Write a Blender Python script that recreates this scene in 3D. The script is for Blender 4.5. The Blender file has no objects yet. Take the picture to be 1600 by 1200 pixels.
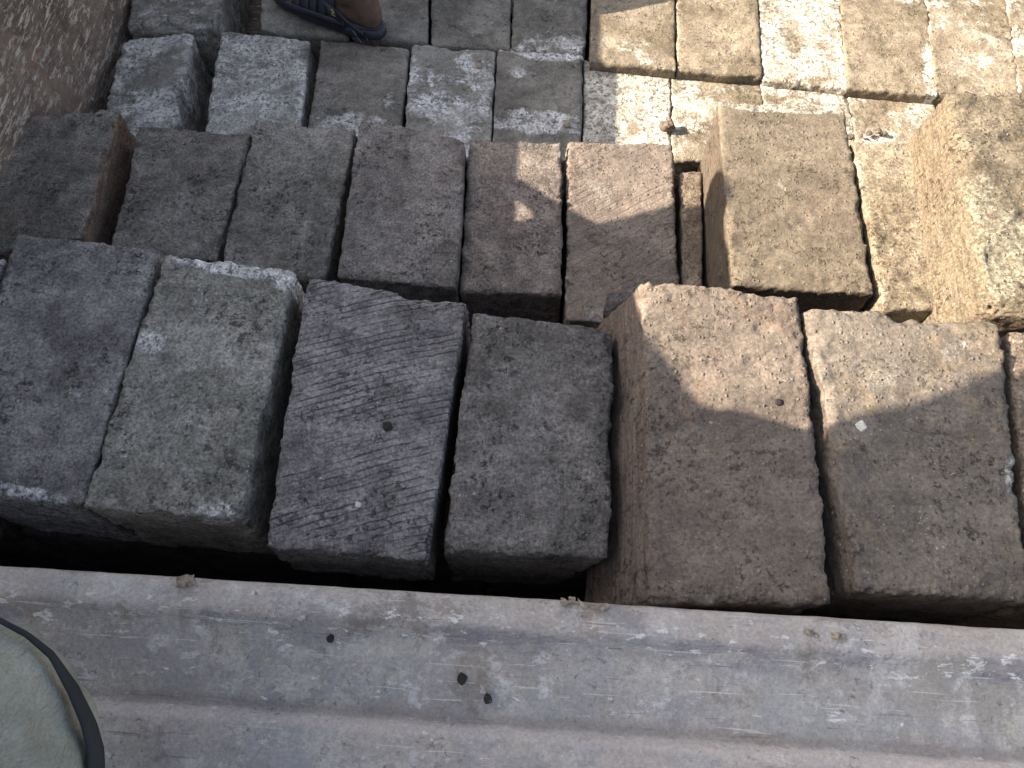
import bpy, math, random
import numpy as np
from mathutils import Vector
random.seed(7)
S = bpy.context.scene
# ------------------------------------------------------------------ camera, sky, sun, exposure
PITCH, YAW = math.radians(65), math.radians(3.5)
cd = bpy.data.cameras.new("camera"); cam = bpy.data.objects.new("camera", cd)
S.collection.objects.link(cam); S.camera = cam
cd.sensor_width = 36; cd.lens = 27.0; cd.clip_start = 0.01; cd.clip_end = 2000
cam.rotation_euler = (math.radians(90) - PITCH, 0, YAW)
SUN_TRAVEL = Vector((1.0, -0.08, -0.59)).normalized()
w = bpy.data.worlds.new("World"); S.world = w; w.use_nodes = True
nt = w.node_tree; bg = nt.nodes["Background"]
sky = nt.nodes.new("ShaderNodeTexSky"); sky.sky_type = 'NISHITA'; sky.sun_disc = False
el = math.asin(-SUN_TRAVEL.z)
sky.sun_elevation = el
sky.sun_rotation = math.atan2(-SUN_TRAVEL.x, -SUN_TRAVEL.y)
hs = nt.nodes.new("ShaderNodeHueSaturation"); hs.inputs['Saturation'].default_value = .62   # hazy, whitish sky
nt.links.new(sky.outputs[0], hs.inputs['Color']); nt.links.new(hs.outputs[0], bg.inputs[0]); bg.inputs[1].default_value = 0.102; sky.dust_density = 4.0; sky.ozone_density = 0.3; sky.air_density = 0.8
sl = bpy.data.lights.new("sun", 'SUN'); sl.energy = 5.0; sl.angle = math.radians(0.4); sl.color = (1, .85, .67)
so = bpy.data.objects.new("sun", sl); S.collection.objects.link(so)
so.rotation_euler = SUN_TRAVEL.to_track_quat('-Z', 'Y').to_euler()
S.view_settings.view_transform = 'Standard'; S.view_settings.look = 'None'
S.view_settings.gamma = 1; S.view_settings.exposure = 1.80
S.cycles.max_bounces = 6

# ------------------------------------------------------------------ helpers
fpx = 1200.0
def rotz(v): c, s = math.cos(YAW), math.sin(YAW); return np.array([c*v[0]-s*v[1], s*v[0]+c*v[1], v[2]])
CF = rotz([0, math.cos(PITCH), -math.sin(PITCH)]); CU = rotz([0, math.sin(PITCH), math.cos(PITCH)]); CR = rotz([1, 0, 0])
def at(px, py, z):
    d = CF + CR*(px-800)/fpx + CU*(600-py)/fpx
    return d*(z/d[2])
def link(o, parent=None):
    S.collection.objects.link(o)
    if parent: o.parent = parent
    return o
def tag(o, label=None, cat=None, group=None, kind=None):
    if label: o['label'] = label
    if cat: o['category'] = cat
    if group: o['group'] = group
    if kind: o['kind'] = kind
    return o
def mesh_obj(name, V, Fc, mat, parent=None, loc=(0, 0, 0), smooth=True, relative=False):
    me = bpy.data.meshes.new(name)
    V = np.asarray(V, float)
    if not relative: V = V - np.array(loc)
    me.from_pydata(V.tolist(), [], [list(map(int, f)) for f in Fc])
    if smooth: me.polygons.foreach_set('use_smooth', [True]*len(me.polygons))
    me.materials.append(mat); me.update()
    o = bpy.data.objects.new(name, me); o.location = loc
    return link(o, parent)
def _hash(ix, iy, iz, seed):
    h = (ix.astype(np.int64)*374761393 + iy.astype(np.int64)*668265263 + iz.astype(np.int64)*2147483647 + seed*1274126177) & 0xffffffff
    h = ((h ^ (h >> 13))*1103515245) & 0xffffffff
    h = ((h ^ (h >> 16))*2654435761) & 0xffffffff
    return ((h ^ (h >> 15)) & 0xffff)/32767.5 - 1.0
def vnoise(P, scale, seed=0):
    Q = P*scale + 1000.0; I = np.floor(Q); f = Q-I; f = f*f*f*(f*(f*6-15)+10); I = I.astype(np.int64)
    r = 0
    for dx in (0, 1):
        wx = f[:, 0] if dx else 1-f[:, 0]
        for dy in (0, 1):
            wy = f[:, 1] if dy else 1-f[:, 1]
            for dz in (0, 1):
                wz = f[:, 2] if dz else 1-f[:, 2]
                r = r + wx*wy*wz*_hash(I[:, 0]+dx, I[:, 1]+dy, I[:, 2]+dz, seed)
    return r
def fbm(P, scale, seed=0, octv=4, gain=.5):
    a, t, r = 1., 0., 0.
    for k in range(octv):
        r = r + a*vnoise(P, scale*2**k, seed+17*k); t += a; a *= gain
    return r/t

# ------------------------------------------------------------------ materials
class NT:
    def __init__(s, name):
        s.m = bpy.data.materials.new(name); s.m.use_nodes = True; s.t = s.m.node_tree
        s.b = s.t.nodes["Principled BSDF"]
        s.b.inputs['Roughness'].default_value = .92
        s.b.inputs['Specular IOR Level'].default_value = .25
        s.tc = s.t.nodes.new("ShaderNodeTexCoord")
    def n(s, k, **kw):
        x = s.t.nodes.new(k)
        for a, v in kw.items(): setattr(x, a, v)
        return x
    def l(s, a, b): s.t.links.new(a, b)
    def val(s, sock, v):
        if isinstance(v, bpy.types.NodeSocket): s.l(v, sock)
        else: sock.default_value = v
    def math(s, op, a, b=0., c=None, clamp=False):
        x = s.n("ShaderNodeMath", operation=op, use_clamp=clamp); s.val(x.inputs[0], a); s.val(x.inputs[1], b)
        if c is not None: s.val(x.inputs[2], c)
        return x.outputs[0]
    def mapping(s, vec, loc=(0, 0, 0), rot=(0, 0, 0), sc=(1, 1, 1)):
        x = s.n("ShaderNodeMapping"); s.l(vec, x.inputs[0])
        x.inputs[1].default_value = loc; x.inputs[2].default_value = rot; x.inputs[3].default_value = sc
        return x.outputs[0]
    def noise(s, vec, scale, detail=5, rough=.55, dist=0.):
        x = s.n("ShaderNodeTexNoise"); s.l(vec, x.inputs['Vector'])
        x.inputs['Scale'].default_value = scale; x.inputs['Detail'].default_value = detail
        x.inputs['Roughness'].default_value = rough; x.inputs['Distortion'].default_value = dist
        return x.outputs[0]
    def vor(s, vec, scale, feature='F1'):
        x = s.n("ShaderNodeTexVoronoi", feature=feature); s.l(vec, x.inputs['Vector']); x.inputs['Scale'].default_value = scale
        return x
    def step(s, v, lo, hi, a=0., b=1.):
        x = s.n("ShaderNodeMapRange", interpolation_type='SMOOTHSTEP'); s.val(x.inputs[0], v)
        x.inputs[1].default_value = lo; x.inputs[2].default_value = hi; x.inputs[3].default_value = a; x.inputs[4].default_value = b
        return x.outputs[0]
    def lin(s, v, lo, hi, a=0., b=1.):
        x = s.n("ShaderNodeMapRange"); s.val(x.inputs[0], v)
        x.inputs[1].default_value = lo; x.inputs[2].default_value = hi; x.inputs[3].default_value = a; x.inputs[4].default_value = b
        return x.outputs[0]
    def mix(s, f, a, b, mode='MIX'):
        x = s.n("ShaderNodeMix", data_type='RGBA', blend_type=mode); s.val(x.inputs[0], f)
        for i, c in ((6, a), (7, b)):
            if isinstance(c, bpy.types.NodeSocket): s.l(c, x.inputs[i])
            else: x.inputs[i].default_value = (*c, 1) if len(c) == 3 else c
        return x.outputs[2]
    def grey(s, v):
        x = s.n("ShaderNodeCombineColor")
        for i in range(3): s.l(v, x.inputs[i])
        return x.outputs[0]
    def bump(s, h, strength, dist, prev=None):
        x = s.n("ShaderNodeBump"); x.inputs['Strength'].default_value = strength; x.inputs['Distance'].default_value = dist
        s.l(h, x.inputs['Height'])
        if prev: s.l(prev, x.inputs['Normal'])
        return x.outputs[0]

def stone_mat(c1_, c2_, ash=0., ashc=(.46, .44, .42), patches=(), saw=None, warm=(.22, .15, .09), warmth=.25, spk=.75, seed=0, side=None, mot=.75):
    """rough cut tuff: two body tones, grit, pale mineral specks, lime or ash crust; patches are (u,v,ru,rv,amount) on the block"""
    c1 = tuple(v*1.12 for v in c1_); c2 = tuple(v*1.25 for v in c2_)
    t = NT("stone"); rnd = random.Random(seed)
    P = t.mapping(t.tc.outputs['Object'], loc=(rnd.uniform(-20, 20), rnd.uniform(-20, 20), rnd.uniform(-20, 20)))
    at_ = t.n("ShaderNodeAttribute", attribute_name="uvw"); uvw = at_.outputs['Vector']
    big = t.noise(P, 7, 8, .62, .6)
    col = t.mix(t.step(big, .38, .62), c1, c2)
    # blotches of another tone with ragged outlines
    wm = t.noise(P, 11, 10, .7, .4)
    col = t.mix(t.math('MULTIPLY', t.step(wm, .53, .62), warmth), col, warm)
    # streaked rubbing and dragging marks
    stv = t.mapping(P, rot=(0, 0, math.radians(rnd.uniform(15, 40))), sc=(9, 60, 30))
    st = t.noise(stv, 1.0, 7, .7)
    col = t.mix(.25, col, t.grey(t.lin(st, .34, .66, .5, 1.5)), 'MULTIPLY')
    mid = t.noise(P, 34, 10, .78)
    col = t.mix(mot, col, t.grey(t.lin(mid, .37, .63, .5, 1.5)), 'MULTIPLY')
    if saw:   # curved saw grooves, their shade painted into the colour as soft light hides it
        ang, spc, cur, dk_ = saw; a_ = math.radians(ang)
        q = t.n("ShaderNodeSeparateXYZ"); t.l(t.tc.outputs['Object'], q.inputs[0])
        ph_ = t.math('ADD', t.math('MULTIPLY', q.outputs[0], -math.sin(a_)/spc), t.math('MULTIPLY', q.outputs[1], math.cos(a_)/spc))
        ph_ = t.math('ADD', ph_, t.math('MULTIPLY', t.math('MULTIPLY', q.outputs[0], q.outputs[0]), cur/spc))
        ph_ = t.math('ADD', ph_, t.math('MULTIPLY', t.noise(P, 6, 4, .6), 1.6))
        ph_ = t.math('ADD', ph_, t.math('MULTIPLY', t.noise(P, 70, 3, .6), .2))
        fr_ = t.math('PINGPONG', ph_, .5)
        gmask = t.step(t.noise(t.mapping(P, rot=(0, 0, -a_), sc=(6, 26, 6)), 1., 5, .65), .40, .56)
        groove = t.math('MULTIPLY', t.step(fr_, .16, .02), t.math('MULTIPLY', gmask, t.step(t.noise(P, 30, 5, .7), .28, .55)))
        fr2 = t.math('PINGPONG', t.math('ADD', ph_, .22), .5)
        ridge_ = t.math('MULTIPLY', t.step(fr2, .14, .03), t.math('MULTIPLY', gmask, t.step(t.noise(P, 90, 3, .6), .48, .60)))
        col = t.mix(t.math('MULTIPLY', groove, dk_), col, tuple(v*.30 for v in c1))
        col = t.mix(t.math('MULTIPLY', ridge_, dk_*.22), col, tuple(v*1.9 for v in c2))
    # ash/lime crust
    an = t.noise(P, 12, 12, .78, .3)
    am = t.math('ADD', an, ash*.34 - .17)
    sep = t.n("ShaderNodeSeparateXYZ"); t.l(uvw, sep.inputs[0])
    for (pu, pv, ru, rv, amt) in patches:
        du = t.math('DIVIDE', t.math('SUBTRACT', sep.outputs[0], pu), ru)
        dv = t.math('DIVIDE', t.math('SUBTRACT', sep.outputs[1], pv), rv)
        r2 = t.math('ADD', t.math('MULTIPLY', du, du), t.math('MULTIPLY', dv, dv))
        am = t.math('ADD', am, t.math('MULTIPLY', t.step(r2, 1.6, .1), amt))
    am = t.math('ADD', am, t.math('MULTIPLY', t.math('SUBTRACT', t.noise(P, 70, 6, .8), .5), .22))
    crust = t.step(am, .49, .62)
    fine = t.noise(P, 120, 6, .75)
    crust = t.math('MULTIPLY', crust, t.step(fine, .40, .50))
    aco = t.mix(t.step(t.noise(P, 26, 8, .7), .38, .62), tuple(v*.55 for v in ashc), ashc)
    col = t.mix(t.math('MULTIPLY', crust, .93), col, aco)
    if side is not None:   # cut sides of another tone
        geo = t.n("ShaderNodeNewGeometry"); sx = t.n("ShaderNodeSeparateXYZ"); t.l(geo.outputs['Normal'], sx.inputs[0])
        col = t.mix(t.math('MULTIPLY', t.step(sx.outputs[2], .75, .35), .8), col, t.mix(t.lin(t.noise(t.mapping(P, sc=(140, 16, 140)), 1., 6, .7), .35, .65, 0, 1), tuple(v*.5 for v in side), tuple(v*1.4 for v in side)))
    # grit: light and dark grains
    grit = t.noise(P, 230, 5, .8)
    col = t.mix(.8 if mot > .6 else .5, col, t.grey(t.lin(grit, .37, .63, .40, 1.62)), 'MULTIPLY')
    # dark pits and clots
    pit = t.math('MULTIPLY', t.step(t.noise(P, 95, 7, .78), .55, .62), t.step(t.noise(P, 13, 6, .65), .48, .60))
    col = t.mix(t.math('MULTIPLY', pit, .7 if mot > .6 else .45), col, tuple(v*.28 for v in c1))
    # pale mineral specks, clustered and uneven in size
    Pd = t.n("ShaderNodeVectorMath", operation='ADD'); t.l(P, Pd.inputs[0])
    dn_ = t.n("ShaderNodeTexNoise"); t.l(P, dn_.inputs['Vector']); dn_.inputs['Scale'].default_value = 260; dn_.inputs['Detail'].default_value = 3
    ds_ = t.n("ShaderNodeVectorMath", operation='SCALE'); t.l(dn_.outputs['Color'], ds_.inputs[0]); ds_.inputs['Scale'].default_value = .006; t.l(ds_.outputs[0], Pd.inputs[1])
    for k_, (sc, rad, th) in enumerate(((60, .13, .86), (150, .22, .80), (320, .30, .70))):
        v = t.vor(Pd.outputs[0], sc); cs = t.n("ShaderNodeSeparateColor"); t.l(v.outputs['Color'], cs.inputs[0])
        rr = t.math('MULTIPLY', rad, t.lin(cs.outputs[1], 0, 1, .35, 1.3))
        m = t.math('MULTIPLY', t.step(t.math('DIVIDE', v.outputs['Distance'], rr), 1., .6), t.math('GREATER_THAN', cs.outputs[0], th))
        m = t.math('MULTIPLY', m, t.step(t.noise(P, 9+5*k_, 4, .6), .40, .62, .12, 1.))
        m = t.math('MULTIPLY', m, t.lin(cs.outputs[2], 0, 1, .3, 1.))
        col = t.mix(t.math('MULTIPLY', m, spk), col, tuple(min(.60, .10+v_*2.2) for v_ in c2))
    t.l(col, t.b.inputs['Base Color'])
    h = t.bump(t.noise(P, 40, 9, .66), 1., .0042)
    h = t.bump(grit, .8, .0011 if mot > .6 else .0007, h)
    h = t.bump(st, .5, .0012, h)
    h = t.bump(t.math('MULTIPLY', pit, -1.), 1., .0016, h)
    gv = t.vor(P, 150); gm_ = t.n("ShaderNodeSeparateColor"); t.l(gv.outputs['Color'], gm_.inputs[0])
    gr_ = t.math('MULTIPLY', t.step(gv.outputs['Distance'], .42, .05), t.math('GREATER_THAN', gm_.outputs[1], .78))
    h = t.bump(gr_, 1., .0016, h)
    h = t.bump(crust, .6, .0012, h)
    if saw: h = t.bump(t.math('MULTIPLY', groove, -1.), 1., .0030*dk_, h)
    t.l(h, t.b.inputs['Normal'])
    return t.m

def plain_mat(name, c, rough=.8, var=.3, scale=60, bump=.0008, spec=.25):
    t = NT(name); P = t.tc.outputs['Object']
    n = t.noise(P, scale, 6, .65)
    col = t.mix(1., c, t.grey(t.lin(n, .25, .75, 1-var, 1+var)), 'MULTIPLY')
    t.l(col, t.b.inputs['Base Color']); t.b.inputs['Roughness'].default_value = rough
    t.b.inputs['Specular IOR Level'].default_value = spec
    if bump: t.l(t.bump(t.noise(P, scale*4, 4, .6), .6, bump), t.b.inputs['Normal'])
    return t.m

# ------------------------------------------------------------------ stone block builder
def box_grid(nx, ny, nz):
    """surface grid of the unit cube, welded"""
    gx, gy, gz = np.linspace(0, 1, nx+1), np.linspace(0, 1, ny+1), np.linspace(0, 1, nz+1)
    idx = -np.ones((nx+1, ny+1, nz+1), np.int64); ii, jj, kk = np.meshgrid(range(nx+1), range(ny+1), range(nz+1), indexing='ij')
    surf = (ii == 0) | (ii == nx) | (jj == 0) | (jj == ny) | (kk == 0) | (kk == nz)
    idx[surf] = np.arange(surf.sum())
    V = np.stack([gx[ii[surf]], gy[jj[surf]], gz[kk[surf]]], 1)
    Q = []
    def quads(a, flip):
        q = np.stack([a[:-1, :-1], a[1:, :-1], a[1:, 1:], a[:-1, 1:]], -1).reshape(-1, 4)
        Q.append(q[:, ::-1] if flip else q)
    quads(idx[:, :, 0], True); quads(idx[:, :, -1], False)
    quads(idx[:, 0, :], False); quads(idx[:, -1, :], True)
    quads(idx[0, :, :], True); quads(idx[-1, :, :], False)
    return V, np.concatenate(Q)
def block_mesh(name, C8, res, seed, rough=1., rad=.010, saw=None, lumps=()):
    """C8: 8 world corners [u][v][w]; returns (mesh, origin)"""
    C8 = np.array(C8, float).reshape(2, 2, 2, 3)
    L = np.array([np.linalg.norm(C8[1]-C8[0], axis=-1).mean(), np.linalg.norm(C8[:, 1]-C8[:, 0], axis=-1).mean(), np.linalg.norm(C8[:, :, 1]-C8[:, :, 0], axis=-1).mean()])
    n = [max(8, int(l/res)) for l in L]
    U, Q = box_grid(*n)
    H = L/2; q = (U-.5)*L
    N1 = fbm(q, 22, seed, 3); N2 = fbm(q, 70, seed+5, 3)
    N3 = fbm(q, 190, seed+77, 2)
    rad = rad*.62
    r = rad*(1 + .6*N1 + .8*N2 + .6*N3) + .018*np.clip(fbm(q, 14, seed+9, 3)-.22, 0, 1)*rough*2.2
    r = np.clip(r, .002, H.min()*.6)[:, None]
    inner = np.clip(q, -H+r, H-r); d = q-inner
    dn = d/np.maximum(np.linalg.norm(d, axis=1, keepdims=True), 1e-9)
    p = inner + dn*r
    edge = 1-np.clip(np.sort(H-np.abs(q), axis=1)[:, 1]/.03, 0, 1)
    disp = .0030*fbm(q, 7, seed+21, 3) + .0013*fbm(q, 34, seed+31, 4, .65)*(1+2.5*edge) + .0010*fbm(q, 130, seed+41, 3, .7)*(1+2.2*edge)
    # hollows
    disp = disp - .007*np.clip(fbm(q, 17, seed+51, 3)-.33, 0, 1)*2
    if saw:
        ang, sp, amp = saw; a = math.radians(ang)
        ph = (q[:, 0]*-math.sin(a) + q[:, 1]*math.cos(a))/sp + 1.1*fbm(q, 7, seed+61, 2) + 2.2*q[:, 0]**2/sp
        top = U[:, 2] > .98
        m = np.clip(.35+1.3*fbm(q, 8, seed+71, 2), 0, 1)
        saww = (ph - np.floor(ph))
        disp = disp + top*amp*(saww-.5)*m
    for (lu, lv, lr, lh) in lumps:
        dd = ((U[:, 0]-lu)*L[0])**2 + ((U[:, 1]-lv)*L[1])**2
        disp = disp + (U[:, 2] > .98)*lh*np.exp(-dd/lr**2)
    p = p + dn*(disp*rough)[:, None]
    T = p/L+.5
    u, v, w_ = T[:, 0:1], T[:, 1:2], T[:, 2:3]
    W = 0
    for i in (0, 1):
        for j in (0, 1):
            for k in (0, 1):
                W = W + (u if i else 1-u)*(v if j else 1-v)*(w_ if k else 1-w_)*C8[i, j, k]
    org = C8[:, :, 0].reshape(-1, 3).mean(0)
    me = bpy.data.meshes.new(name)
    me.vertices.add(len(W)); me.vertices.foreach_set('co', (W-org).astype(np.float32).ravel())
    me.loops.add(len(Q)*4); me.loops.foreach_set('vertex_index', Q.astype(np.int32).ravel())
    me.polygons.add(len(Q)); me.polygons.foreach_set('loop_start', np.arange(0, len(Q)*4, 4, dtype=np.int32))
    me.polygons.foreach_set('use_smooth', np.ones(len(Q), bool))
    a = me.attributes.new('uvw', 'FLOAT_VECTOR', 'POINT'); a.data.foreach_set('vector', U.astype(np.float32).ravel())
    me.update(calc_edges=True); me.validate()
    return me, org
def add_block(label, FL, FR, NR, NL, z, mat, group, h=.20, res=.004, seed=0, dl=0., dr=0., **kw):
    zs = z if isinstance(z, (tuple, list)) else (z,)*4
    fl, fr, nr, nl = (at(p[0], p[1], zz) for p, zz in zip((FL, FR, NR, NL), zs))
    nrm = np.cross(fr-nl, fl-nr); nrm = nrm/np.linalg.norm(nrm)
    if nrm[2] < 0: nrm = -nrm
    dn = -nrm*h
    sl_ = np.array([dl, 0, 0])
    C = [[[nl+dn+sl_, nl], [fl+dn+sl_, fl]], [[nr+dn+[dr, 0, 0], nr], [fr+dn+[dr, 0, 0], fr]]]
    me, org = block_mesh("stone_block", C, res, seed, **kw)
    me.materials.append(mat)
    o = link(bpy.data.objects.new("stone_block", me)); o.location = org
    tag(o, label, "stone block", group)
    return o

# ------------------------------------------------------------------ ground and truck
t = NT("earth"); P = t.tc.outputs['Object']
t.l(t.mix(t.noise(P, 1.5, 10, .65), (.16, .11, .07), (.28, .21, .14)), t.b.inputs['Base Color'])
t.l(t.bump(t.noise(P, 12, 8, .7), .6, .05), t.b.inputs['Normal'])
g = mesh_obj("ground", [(-600, -600, -2.9), (600, -600, -2.9), (600, 600, -2.9), (-600, 600, -2.9)], [(0, 1, 2, 3)], t.m, smooth=False)
g['kind'] = 'structure'

def steel_mat(kind):
    t = NT("painted_steel"); P = t.tc.outputs['Object']
    sep = t.n("ShaderNodeSeparateXYZ"); t.l(P, sep.inputs[0])
    if kind == 'board':
        # scraped brown paint: short chalky scratches in several directions
        col = t.mix(t.step(t.noise(P, 6, 9, .65), .35, .65), (.105, .080, .064), (.215, .170, .138))
        col = t.mix(.8, col, t.grey(t.lin(t.noise(P, 45, 7, .7), .25, .75, .4, 1.6)), 'MULTIPLY')
        wv = t.n("ShaderNodeVectorMath", operation='ADD'); t.l(P, wv.inputs[0])
        cn = t.n("ShaderNodeTexNoise"); t.l(P, cn.inputs['Vector']); cn.inputs['Scale'].default_value = 14; cn.inputs['Detail'].default_value = 5
        sc_ = t.n("ShaderNodeVectorMath", operation='SCALE'); t.l(cn.outputs['Color'], sc_.inputs[0]); sc_.inputs['Scale'].default_value = .014
        t.l(sc_.outputs[0], wv.inputs[1]); Pw = wv.outputs[0]
        for k, (ang, sx, sy, th, c) in enumerate(((15, 13, 60, .58, (.52, .48, .43)), (-25, 15, 55, .585, (.42, .39, .35)), (60, 11, 85, .59, (.56, .52, .46)), (-65, 30, 120, .61, (.42, .40, .36)), (-30, 16, 60, .655, (.50, .20, .09)), (85, 26, 130, .62, (.42, .40, .36)), (-10, 12, 190, .61, (.34, .31, .28)), (0, 55, 60, .60, (.40, .38, .35)), (40, 17, 38, .62, (.55, .52, .47)))):
            v = t.mapping(Pw, loc=(k*3.1, k*1.7, 0), rot=(math.radians(ang), 0, 0), sc=(1, sx, sy))
            m = t.step(t.noise(v, 1., 8, .72), th-.01, th+.012)
            m = t.math('MULTIPLY', m, t.step(t.noise(P, 7+k, 5, .6), .40, .50))
            col = t.mix(t.math('MULTIPLY', m, .95), col, c)
        v = t.mapping(P, rot=(math.radians(50), 0, 0), sc=(1, 8, 220))
        col = t.mix(t.math('MULTIPLY', t.step(t.noise(v, 1., 5, .7), .48, .62), .35), col, (.22, .19, .17))
        t.b.inputs['Roughness'].default_value = .7
    else:
        # sun-bleached grey paint, dust, purple undercoat near the fold, rust and scuffs
        col = t.mix(t.step(t.noise(P, 9, 9, .62), .35, .65), (.30, .28, .255), (.385, .36, .33))
        col = t.mix(t.math('MULTIPLY', t.step(t.noise(P, 16, 8, .7), .50, .64), .6), col, (.25, .24, .245))
        col = t.mix(t.math('MULTIPLY', t.step(t.noise(P, 28, 8, .72), .56, .64), .55), col, (.58, .56, .55))
        y = t.math('ADD', sep.outputs[1], 1.2)
        wob = t.math('ADD', y, t.math('MULTIPLY', t.math('SUBTRACT', t.noise(P, 7, 6, .6), .5), .03))
        lip = t.step(wob, LIP_Y-.002, LIP_Y+.004)
        col = t.mix(t.math('MULTIPLY', lip, .75), col, t.mix(t.noise(P, 30, 8, .7), (.34, .295, .265), (.47, .42, .38)))
        band = t.math('MULTIPLY', t.step(wob, LIP_Y-.028, LIP_Y-.012), t.step(wob, LIP_Y+.004, LIP_Y-.004))
        col = t.mix(t.math('MULTIPLY', t.math('MULTIPLY', band, t.step(t.noise(t.mapping(P, sc=(.5, 2, 1)), 16, 8, .75), .44, .60)), .85), col, (.19, .18, .21))
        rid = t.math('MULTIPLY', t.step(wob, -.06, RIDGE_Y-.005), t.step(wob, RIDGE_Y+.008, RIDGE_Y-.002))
        col = t.mix(t.math('MULTIPLY', rid, .5), col, (.50, .43, .385))  # pale band along the ridge, a highlight put into the colour
        sm_ = t.noise(t.mapping(P, loc=(2, 7, 3), sc=(1, .45, 1)), 13, 9, .72)
        col = t.mix(t.math('MULTIPLY', t.step(sm_, .52, .60), .6), col, (.50, .475, .45))
        dk = t.noise(t.mapping(P, loc=(8, 3, 1)), 11, 10, .78)
        col = t.mix(t.math('MULTIPLY', t.step(dk, .55, .64), .6), col, (.16, .135, .115))
        col = t.mix(.22, col, t.grey(t.lin(t.noise(P, 48, 10, .8), .38, .62, .55, 1.42)), 'MULTIPLY')
        for (lc, sc, th, w_, cc, am_) in (((11, 2, 0), 8, .535, .02, (.27, .262, .272), .55), ((4, 13, 0), 12, .56, .015, (.47, .45, .40), .5), ((6, 1, 9), 19, .59, .012, (.25, .20, .165), .6), ((3, 3, 9), 30, .60, .012, (.56, .56, .56), .55), ((1, 8, 2), 6, .56, .03, (.31, .312, .31), .5)):
            mk = t.noise(t.mapping(P, loc=lc, sc=(.8, 1.25, 1)), sc, 12, .74, .3)
            col = t.mix(t.math('MULTIPLY', t.step(mk, th, th+w_), am_), col, cc)
        for (an, sx_, sy_, th, cc) in ((9, 9, 240, .665, (.58, .56, .52)), (-24, 9, 260, .675, (.16, .14, .12)), (70, 10, 260, .665, (.55, .53, .50)), (35, 9, 240, .675, (.50, .47, .42))):
            mk = t.noise(t.mapping(P, rot=(0, 0, math.radians(an)), sc=(sx_, sy_, 40)), 1., 4, .6, .3)
            col = t.mix(t.math('MULTIPLY', t.step(mk, th, th+.02), .7), col, cc)
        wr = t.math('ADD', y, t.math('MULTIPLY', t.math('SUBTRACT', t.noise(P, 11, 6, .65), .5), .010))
        col = t.mix(t.math('MULTIPLY', t.math('MULTIPLY', t.step(wr, RIDGE_Y-.016, RIDGE_Y-.006), t.step(wr, RIDGE_Y+.004, RIDGE_Y-.002)), .6), col, (.50, .44, .40))  # painted highlight just below the ridge
        col = t.mix(t.math('MULTIPLY', t.math('MULTIPLY', t.step(wr, RIDGE_Y+.000, RIDGE_Y+.005), t.step(wr, RIDGE_Y+.016, RIDGE_Y+.006)), .5), col, (.22, .19, .175))  # painted shade line just above the ridge
        chip = t.noise(t.mapping(P, loc=(2, 2, 5), sc=(1, 2.2, 2)), 42, 8, .72)
        edge_ = t.math('MULTIPLY', t.step(wob, LIP_Y-.030, LIP_Y-.010), t.step(wob, LIP_Y+.022, LIP_Y+.002))
        col = t.mix(t.math('MULTIPLY', t.step(t.math('ADD', chip, t.math('MULTIPLY', edge_, .055)), .64, .66), .9), col, (.62, .61, .59))
        sv = t.mapping(P, sc=(22, 60, 60))
        m = t.math('MULTIPLY', t.step(t.noise(sv, 1., 8, .72, .6), .63, .67), t.step(t.noise(P, 6, 3, .5), .45, .6))
        col = t.mix(m, col, (.60, .57, .52))
        m = t.step(t.noise(t.mapping(P, loc=(5, 2, 1), sc=(16, 48, 40)), 1., 8, .7, .6), .67, .71)
        col = t.mix(m, col, (.50, .41, .25))
        m = t.step(t.noise(t.mapping(P, loc=(9, 4, 1), sc=(14, 40, 40)), 1., 7, .7, .5), .69, .73)
        col = t.mix(m, col, (.40, .19, .10))
        col = t.mix(.45, col, t.grey(t.lin(t.noise(P, 260, 6, .8), .36, .64, .55, 1.42)), 'MULTIPLY')
        m = t.math('MULTIPLY', t.step(t.noise(P, 120, 6, .75), .57, .65), t.step(t.noise(P, 10, 3, .5), .45, .6))
        col = t.mix(t.math('MULTIPLY', m, .6), col, (.05, .045, .04))
        t.b.inputs['Roughness'].default_value = .62
        t.b.inputs['Specular IOR Level'].default_value = .35
    t.l(col, t.b.inputs['Base Color'])
    h = t.bump(t.noise(P, 14, 5, .6), .5, .006)
    h = t.bump(t.noise(P, 40, 9, .75), .8, .0009, h); h = t.bump(t.noise(P, 220, 5, .75), .7, .0010, h)
    t.l(h, t.b.inputs['Normal'])
    return t.m

RZ = -.80
LIP_IN = at(800, 937, RZ)[1]; LIP_Y = at(800, 984, RZ)[1]; RIDGE_Y = at(800, 1140, RZ-.035)[1]
M_GREY, M_BROWN = steel_mat('rim'), steel_mat('board')
truck = link(bpy.data.objects.new("truck", None)); truck.location = (0, 1.2, -2.1)
tag(truck, "worn steel truck body under the stone blocks, grey lip and scratched brown side board", "truck")
def part(name, V, F_, mat, parent=truck, smooth=False):
    o = mesh_obj(name, np.asarray(V, float) - np.array(truck.location), F_, mat, None, (0, 0, 0), smooth)
    o.parent = parent; return o
def sweep_x(prof, x0, x1, n, amp=.0012, seed=3, dents=()):
    prof = np.array(prof); m = len(prof); X = np.linspace(x0, x1, n)
    V = np.zeros((n, m, 3)); V[:, :, 0] = X[:, None]; V[:, :, 1] = prof[None, :, 0]; V[:, :, 2] = prof[None, :, 1]
    W = V.reshape(-1, 3); W[:, 2] += amp*fbm(W, 12, seed, 3)+amp*1.2*fbm(W, 3, seed+2, 2); W[:, 1] += amp*.9*fbm(W, 26, seed+8, 4, .6)
    for (dx, dy, r, dz) in dents:
        W[:, 2] += dz*np.exp(-((W[:, 0]-dx)**2+(W[:, 1]-dy)**2)/r**2)
    F_ = []
    for i in range(n-1):
        for j in range(m-1):
            a = i*m+j; F_.append((a, a+1, a+m+1, a+m))
    return W, F_
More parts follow.
